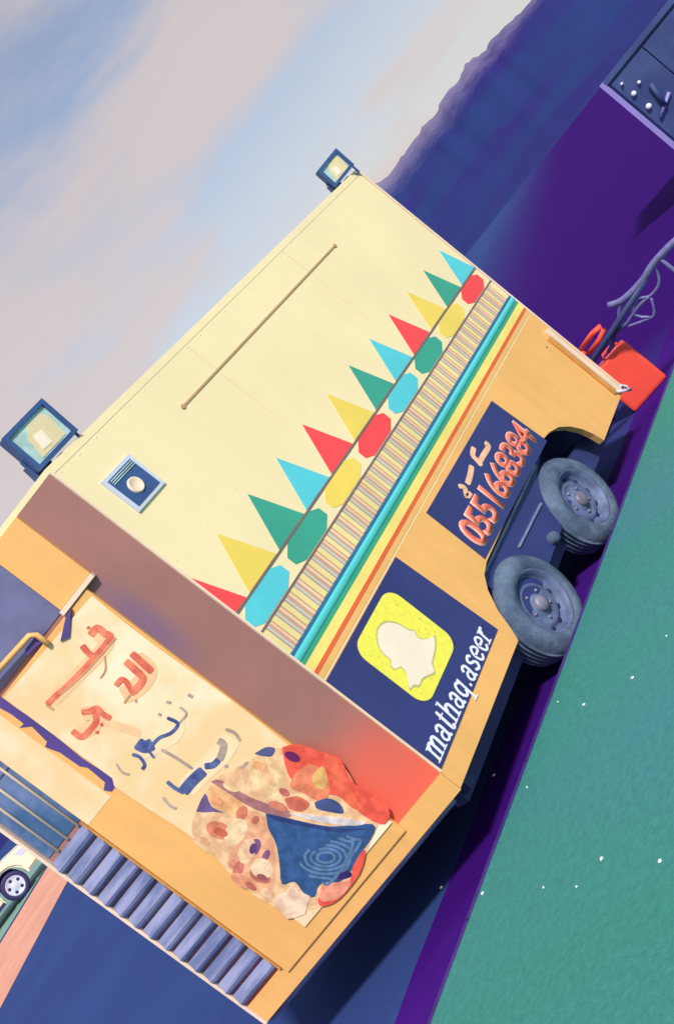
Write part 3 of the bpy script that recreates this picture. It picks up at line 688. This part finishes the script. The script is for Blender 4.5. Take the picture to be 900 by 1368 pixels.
strokes('red_stroke', [([(305, 195), (350, 145), (400, 180), (440, 205), (400, 270), (330, 350)], 34), ([(335, 340), (250, 430), (150, 530), (60, 610), (15, 655)], 26),
   ([(250, 260), (295, 315), (340, 340)], 30), ([(578, 313), (650, 375), (718, 438)], 34), ([(540, 365), (600, 420), (655, 480), (620, 540), (570, 580)], 34),
   ([(475, 530), (510, 490), (545, 505), (580, 560)], 26), ([(245, 705), (300, 700), (350, 680), (390, 720), (440, 748)], 26), ([(330, 690), (345, 765), (290, 840), (240, 870), (185, 830)], 30),
   ([(350, 832), (352, 850)], 22), ([(378, 778), (382, 800)], 20), ([(286, 135), (296, 148)], 22)], f3, U3, M['ink_red'])
strokes('tan_stroke', [([(475, 210), (370, 330), (240, 470), (100, 590)], 9), ([(400, 330), (405, 420), (370, 480)], 7), ([(570, 590), (530, 645)], 12), ([(605, 620), (610, 640)], 14), ([(10, 655), (60, 690)], 18)], f3, U3, M['ink_tan'])
strokes('blue_stroke', [([(375, 265), (440, 300), (400, 355), (330, 385), (285, 430)], 15), ([(290, 420), (240, 440), (195, 415)], 52), ([(165, 485), (210, 500), (240, 545), (225, 575)], 14), ([(270, 470), (298, 505)], 14),
   ([(470, 712), (525, 645), (595, 580)], 46), ([(375, 648), (420, 685), (475, 715)], 16), ([(600, 555), (650, 548), (685, 515)], 26)], f4, U4, M['ink_navy'])
strokes('grey_stroke', [([(450, 200), (492, 240), (445, 300)], 9), ([(500, 125), (530, 140)], 18), ([(372, 168), (398, 175)], 14), ([(322, 240), (340, 248)], 16), ([(70, 540), (105, 590), (150, 605)], 9),
   ([(350, 742), (390, 790), (430, 810)], 12), ([(680, 400), (715, 430), (690, 520)], 30), ([(725, 332), (780, 355), (812, 400)], 12), ([(340, 455), (420, 500), (530, 572)], 13), ([(720, 560), (740, 552)], 16), ([(820, 570), (860, 530)], 16)], f4, U4, M['ink_shade_grey'])  # long diagonal stroke paints the shade of a crease among the grey ink
f5 = pz((240, 980), 3)
def ell(cx, cy, rx, ry, a=0, n=18):
    ca, sa = math.cos(R(a)), math.sin(R(a))
    return [(cx+rx*math.cos(2*math.pi*i/n)*ca-ry*math.sin(2*math.pi*i/n)*sa, cy+rx*math.cos(2*math.pi*i/n)*sa+ry*math.sin(2*math.pi*i/n)*ca) for i in range(n)]
INK = {}
def ink(r, g, b):
    k = (r, g, b)
    if k not in INK: INK[k] = mat('print_%d' % len(INK), srgb(r*.97, g*.93, b*.90, .92), .6, var=.22, scale=18, rgb2=srgb(min(255, r+8), min(255, g+6), min(255, b+4), .92))
    return INK[k]
pl = [0]
def picture(name, poly, c, sm=True):
    pl[0] += 1
    P = [f5(*p) for p in poly]
    if sm: P = smooth_line(P+[P[0]], 3)[:-1]
    bm = bmesh.new(); add_prism(bm, P, BF, .001, .0014+.00008*pl[0]); return finish(name, bm, ink(*c), bn)
picture('printed_plate', [(60, 440), (60, 330), (110, 230), (140, 180), (260, 120), (350, 60), (420, 60), (640, 100), (700, 200), (830, 300), (790, 380), (750, 470), (700, 560), (640, 660), (540, 700), (430, 735), (370, 690), (300, 650), (200, 560), (150, 500)], (250, 206, 162), False)
picture('printed_gap', [(66, 312), (102, 240), (128, 292), (182, 322), (112, 318)], (112, 92, 150))
picture('printed_pastry', [(50, 400), (55, 340), (110, 315), (180, 320), (232, 345), (240, 390), (220, 430), (190, 470), (140, 482), (90, 462)], (252, 208, 164))
picture('printed_filling', ell(158, 388, 54, 34, 20), (226, 140, 108))
picture('printed_pastry', [(112, 250), (132, 210), (190, 205), (240, 240), (262, 290), (232, 322), (180, 315), (132, 290)], (248, 192, 138))
picture('printed_pastry', [(270, 130), (330, 88), (382, 110), (422, 200), (462, 270), (400, 282), (330, 232), (282, 180)], (252, 218, 168))
picture('printed_filling', ell(320, 130, 34, 18, 20), (240, 180, 130))
picture('printed_gap', [(300, 80), (345, 55), (382, 60), (370, 90), (330, 90)], (76, 86, 140))
picture('printed_crease', [(125, 192), (170, 188), (290, 258), (440, 312), (420, 338), (300, 302), (200, 242)], (176, 122, 130))
picture('printed_pastry', [(240, 300), (340, 330), (372, 420), (382, 520), (372, 622), (290, 622), (222, 562), (190, 500), (232, 432)], (246, 186, 148))
for cx, cy, rx, ry, c in ((250, 318, 22, 30, (214, 128, 100)), (304, 346, 15, 18, (206, 122, 100)), (300, 455, 24, 36, (134, 88, 142)), (322, 572, 44, 24, (196, 120, 108)), (236, 540, 20, 34, (208, 124, 108)), (346, 490, 14, 26, (150, 96, 140)), (210, 520, 14, 18, (226, 150, 120))):
    picture('printed_filling', ell(cx, cy, rx, ry, 25, 12), c)
for cx, cy, rx, ry, a, c in ((225, 395, 40, 60, 30, (252, 222, 180)), (270, 470, 34, 52, 20, (250, 214, 176)), (330, 540, 46, 40, 30, (252, 222, 188)), (250, 590, 50, 24, 30, (236, 164, 130)), (395, 290, 40, 16, 20, (226, 140, 116)), (150, 270, 28, 18, 30, (238, 170, 120)), (205, 215, 34, 14, 25, (252, 220, 170)), (355, 170, 18, 44, -30, (246, 196, 150)), (420, 235, 24, 14, 30, (206, 116, 108)), (100, 430, 24, 14, 40, (244, 190, 150)), (165, 395, 30, 16, 20, (204, 104, 84)), (295, 460, 14, 22, 20, (104, 70, 140)), (330, 575, 22, 12, 20, (164, 92, 100)), (350, 640, 30, 16, 30, (250, 214, 180)), (285, 610, 26, 12, 35, (204, 120, 104))):
    picture('printed_filling', ell(cx, cy, rx, ry, a, 14), c)
picture('printed_garnish', [(410, 55), (470, 42), (560, 70), (640, 100), (700, 200), (832, 290), (822, 362), (742, 332), (640, 252), (560, 242), (480, 222), (430, 150)], (246, 96, 78))
picture('printed_leaf', [(580, 80), (615, 90), (640, 130), (700, 250), (740, 320), (660, 270), (600, 160)], (250, 112, 84))
picture('printed_leaf', [(470, 150), (530, 120), (590, 170), (600, 240), (560, 270), (500, 240), (440, 210)], (240, 140, 104))
picture('printed_leaf', [(530, 170), (570, 130), (590, 170), (580, 220), (540, 210)], (236, 190, 116))
picture('printed_gap', ell(452, 92, 34, 18, 25, 12), (120, 24, 110))
picture('printed_leaf', [(420, 260), (470, 250), (520, 280), (490, 310), (440, 300)], (216, 112, 96))
picture('printed_gap', [(540, 275), (590, 258), (640, 280), (655, 318), (600, 312), (550, 300)], (64, 84, 142))
picture('printed_bowl', [(345, 318), (420, 335), (600, 372), (772, 362), (766, 420), (722, 482), (692, 540), (642, 592), (562, 602), (540, 652), (500, 642), (460, 592), (410, 602), (400, 520), (386, 440), (356, 380)], (46, 90, 150))
picture('printed_rim', [(430, 318), (560, 328), (742, 352), (700, 368), (570, 356)], (222, 216, 224))
picture('printed_rim', [(350, 322), (430, 338), (600, 376), (740, 380), (640, 396), (500, 372), (380, 345)], (38, 62, 128))
bm = bmesh.new()
for k, (r0, a0, a1) in enumerate(((150, -60, 95), (125, -70, 120), (100, -80, 160), (76, -90, 220), (54, -120, 230), (32, -160, 200))):
    pts = [(585+r0*1.1*math.cos(R(a0+(a1-a0)*i/12)), 495+r0*.66*math.sin(R(a0+(a1-a0)*i/12))) for i in range(13)]
    pts = [p for p in pts if p[0] < 745-max(0, (p[1]-400))*.55 and p[1] > 385]
    if len(pts) > 2: add_ribbon(bm, [f5(*p) for p in pts], 11/3/292, BF, .001, .0054+.00008*k)
finish('printed_swirl', bm, ink(92, 132, 180), bn)
picture('printed_gap', [(620, 578), (660, 545), (692, 566), (650, 584)], (50, 32, 116))
picture('printed_garnish', [(690, 540), (722, 480), (745, 470), (720, 560), (640, 660), (570, 692), (555, 660), (600, 640), (680, 590)], (240, 90, 78))
picture('printed_leaf', [(560, 662), (575, 600), (640, 595), (688, 592), (640, 655), (580, 672)], (250, 166, 140))
picture('printed_napkin', [(372, 660), (425, 640), (455, 598), (480, 630), (522, 650), (502, 722), (470, 735), (430, 742), (400, 700)], (250, 220, 196), False)

# ------------------------------------------------------------------ drawbar, chains and red can at the far end
ym = W/2
tube('drawbar', [(LX-.05, .35, .20), (LX+.55, .62, .30), (LX+1.05, .80, .42)], .035, M['chassis'], T)
tube('drawbar', [(LX-.05, W-.35, .20), (LX+.55, W-.75, .30), (LX+1.05, .90, .42)], .035, M['chassis'], T)

hx = 4.4
def hp(x, y, X=hx): p = on_plane(x, y, Vector((X, 0, 0)), Vector((1, 0, 0))); return (p.x, p.y, p.z)
st = [hp(*q) for q in [(758, 470), (790, 447), (805, 420), (850, 385), (870, 355), (905, 318), (935, 300)]]
bar = tube('tow_frame', smooth_line([hp(812, 408), hp(832, 400), hp(858, 374), hp(872, 352), hp(905, 318), hp(940, 296)], 4), .026, M['chain'], T)
tube('tow_link', smooth_line([hp(872, 352), hp(880, 376), hp(868, 395), hp(850, 400), hp(846, 420), hp(868, 424)], 4), .011, M['chain'], bar)
tube('tow_link', smooth_line([hp(828, 405), hp(826, 428), hp(834, 434), hp(850, 412), hp(866, 396)], 4), .013, M['chain'], bar)
tube('tow_link', smooth_line([hp(869, 398), hp(873, 420), hp(860, 428), hp(838, 436)], 4), .010, M['chain'], bar)
tube('tow_link', smooth_line([hp(834, 434), hp(820, 446), hp(818, 458), hp(812, 470)], 4), .016, M['chassis'], bar)
tube('tow_post', [hp(862, 372), (4.36, .63, .305)], .024, M['chassis'], bar)
tube('tow_post', smooth_line([hp(880, 345), hp(905, 365), hp(935, 385)], 3), .016, M['chain'], bar)
hk = tube('red_loop', [hp(776, 466, 3.98), hp(790, 446, 3.98), hp(801, 436, 3.98), hp(806, 440, 3.98), hp(800, 454, 3.98), hp(786, 472, 3.98)], .020, M['red_plastic'], T, closed=True)
tube('loop_arm', [(LX-.02, .33, .5), hp(780, 470, 3.98)], .022, M['red_plastic'], T)
# red can
rb = empty('red_can', (4.47, .27, RZ))
tag(rb, 'red plastic fuel can standing on the road beyond the trailer end', 'can')
bm = bmesh.new(); add_box(bm, 4.40, 4.53, .085, .45, RZ+.004, .30, .025); finish('can_body', bm, M['red_plastic'], rb)
lathe('can_cap', [(0, .03), (.028, .03), (.032, .02), (.032, -.01)], (4.465, .39, .30), (0, 1e-4, 1), M['car_dark'], rb, 16)
tube('can_handle', [(4.465, .13, .295), (4.465, .15, .335), (4.465, .27, .335), (4.465, .29, .295)], .012, M['red_plastic'], rb)

rb.rotation_euler.z = R(28)
# ------------------------------------------------------------------ low dark container beyond the hitch
kx, ky = polar(19.2, 14.0)
kz = empty('metal_container', (kx, ky, RZ)); tag(kz, 'low dark blue metal container with a pale corner post beyond the tow frame', 'container')
va = Vector((math.cos(R(14-90)), math.sin(R(14-90)), 0)); vb = Vector((math.cos(R(14)), math.sin(R(14)), 0)); vo = -vb
KF = lambda a, b, o: Vector((kx, ky, RZ))+va*a+vo*o+Vector((0, 0, b))
bm = bmesh.new(); add_prism(bm, rect(.01, 3.2, 0, 1.62), KF, -1.3, -.03); finish('container_wall', bm, M['container'], kz)
for i in range(6):
    prism('panel', rect(.07+i*.52, .07+i*.52+.505, .08, 1.56), KF, -.0295, 0, M['container'], kz, bevel=.006)
prism('corner_post', rect(-.02, .04, 0, 1.66), KF, -.08, .012, M['pale_edge'], kz)
prism('container_rim', rect(.041, 3.24, 1.60, 1.665), KF, -.03, .02, M['container'], kz)
for i, (x, y) in enumerate(((830, 112), (846, 125), (866, 142), (853, 110))):
    p = on_plane(x, y, Vector((kx, ky, 0)), vo); a = (p-Vector((kx, ky, 0))).dot(va); r = (.018, .032, .036, .022)[i]
    lathe('pale_cap', [(0, .03), (r*.5, .028), (r*.85, .018), (r, .0), (r, -.02)], KF(a, p.z-RZ, .012), vo+Vector((0, 0, .001)), M['bulb'], kz, 14)
q0 = on_plane(893, 123, Vector((kx, ky, 0)), vo); q1 = on_plane(882, 156, Vector((kx, ky, 0)), vo)
tube('pipe', [tuple(q0+vo*.02), tuple(q1+vo*.02)], .022, M['pale_edge'], kz)
q0 = on_plane(868, 112, Vector((kx, ky, 0)), vo); q1 = on_plane(888, 140, Vector((kx, ky, 0)), vo)
tube('pipe', [tuple(q0+vo*.03), tuple(q1+vo*.03)], .03, M['container'], kz)

# ------------------------------------------------------------------ white car on the far road
wb = ground_px(25, 1186, RZ); dv = (wb-CAM); dv.z = 0; dv.normalize()
wpos = CAM+dv*29.5; wpos.z = RZ+.010
fwd = Vector((dv.y, -dv.x, 0))        # to the right in the picture
lft = dv
carT = empty('parked_car', tuple(wpos)); tag(carT, 'white estate car parked on the far road past the nose', 'car')
CFm = lambda a, b, o: wpos+fwd*a+Vector((0, 0, b))-lft*o     # a along the car, o towards the viewer
def arch(c, r, z0): return [(c+r*math.cos(R(t)), z0+r*math.sin(R(t))) for t in range(180, -1, -20)]
CWR = .36
prof = [(-3.55, .42), (-3.5, .30)] + [( -2.68-.43, .30)] + arch(-2.68, .43, .38) + [(-2.68+.43, .30), (-.43, .30)] + arch(0, .43, .38) + [(.43, .30), (.86, .32), (.92, .5), (.90, .72), (.80, .88), (.35, .96), (-.35, 1.02), (-3.45, 1.04), (-3.56, .8)]
bm = bmesh.new(); add_prism(bm, prof, CFm, -1.8, 0); bmesh.ops.recalc_face_normals(bm, faces=bm.faces)
es = [e for e in bm.edges if len({round((v.co-wpos).dot(lft), 3) for v in e.verts}) == 1]
bmesh.ops.bevel(bm, geom=es, offset=.05, segments=2, affect='EDGES'); finish('car_body', bm, M['car_white'], carT)
cab = [(-3.4, 1.03), (-3.2, 1.5), (-2.9, 1.62), (-1.4, 1.66), (-.75, 1.52), (-.2, 1.02)]
bm = bmesh.new(); A = [bm.verts.new(CFm(a, b, -.06-.16*(b-1.02)/.6)) for a, b in cab]; B = [bm.verts.new(CFm(a, b, -1.74+.16*(b-1.02)/.6)) for a, b in cab]
bm.faces.new(A); bm.faces.new(B[::-1])
for i in range(len(cab)): bm.faces.new((A[i], B[i], B[(i+1) % len(cab)], A[(i+1) % len(cab)]))
finish('cabin_shell', bm, M['car_white'], carT)
def glass(poly):
    bm = bmesh.new(); A = [bm.verts.new(CFm(a, b, -.055-.16*(b-1.02)/.6)) for a, b in poly]; B = [bm.verts.new(CFm(a, b, -.065-.16*(b-1.02)/.6)) for a, b in poly]
    bm.faces.new(A); bm.faces.new(B[::-1])
    for i in range(len(poly)): bm.faces.new((A[i], B[i], B[(i+1) % len(poly)], A[(i+1) % len(poly)]))
    finish('car_window', bm, M['car_glass'], carT)
glass([(-3.2, 1.08), (-3.08, 1.46), (-2.5, 1.55), (-2.5, 1.08)]); glass([(-2.4, 1.08), (-2.4, 1.56), (-1.5, 1.58), (-1.5, 1.08)]); glass([(-1.4, 1.08), (-1.4, 1.58), (-.85, 1.46), (-.42, 1.08)])
prism('rub_strip', rect(-2.2, -.48, .60, .66), CFm, .0005, .02, M['car_trim'], carT)
prism('headlight', [(.62, .68), (.86, .66), (.80, .82), (.55, .86)], CFm, -.02, .006, M['lilac'], carT)
prism('door_line', rect(-1.46, -1.45, .36, 1.0), CFm, .0005, .004, M['car_dark'], carT)
prism('sill', rect(-2.2, -.46, .26, .34), CFm, -.05, .006, M['car_dark'], carT)
for a in (0, -2.68):
    for o, sg in ((-.02, 1), (-1.78, -1)):
        c = CFm(a, CWR, o); n = -lft*sg
        wh = lathe('wheel', [(0, -.01), (.06, 0), (.09, -.02), (.22, -.03), (.245, 0), (.25, -.15), (0, -.15)], c, n, M['lilac'], carT, 28)
        lathe('tyre', [(.245, -.01), (.27, .006), (.32, .0), (.352, -.02), (CWR, -.05), (CWR, -.16), (.34, -.19), (.245, -.19), (.245, -.01)], c, n, M['car_dark'], wh, 32)
        for k in range(5):
            t = 2*math.pi*k/5+.3; p = c+(fwd*math.cos(t)+Vector((0, 0, 1))*math.sin(t))*.16
            lathe('spoke_gap', [(0, .001), (.042, .001), (.044, -.01)], p+n*-.02, n, M['car_dark'], wh, 10)

# ------------------------------------------------------------------ sparkles added as small white lumps on paving and road
pts = [(845, 906, 0), (780, 942, 0), (804, 1148, 0), (882, 1151, 0), (645, 1194, 0), (770, 1185, 0), (704, 1052, 0), (745, 938, 0), (726, 1186, 0), (890, 850, 0)]
for i, (x, y, z) in enumerate(pts):
    p = ground_px(x, y, z)
    bm = bmesh.new(); bmesh.ops.create_icosphere(bm, subdivisions=2, radius=1)
    s = .009 if i < 5 else .0055
    for v in bm.verts: v.co = v.co*(s*(1+.35*noise.noise(v.co*1.3+Vector((i*3, 0, 0))))); v.co.z *= .6
    o = finish('sparkle', bm, M['sparkle'], None, smooth=True); o.location = (p.x, p.y, z+s*.5); o.rotation_euler.z = i
    tag(o, 'tiny white sparkle added as a small lump on the teal paving', 'sparkle', 'white sparkles added on the paving')
for (x, y) in ((660, 1036), (590, 1186)):
    p = ground_px(x, y, RZ+.004)
    bm = bmesh.new(); bmesh.ops.create_icosphere(bm, subdivisions=2, radius=.010)
    for v in bm.verts: v.co *= 1+.3*noise.noise(v.co*90); v.co.z *= .6
    o = finish('sparkle', bm, M['sparkle'], None, smooth=True); o.location = (p.x, p.y, RZ+.009)
    tag(o, 'tiny white sparkle added as a small lump on the dark road by the trailer', 'sparkle', 'white sparkles added on the road')
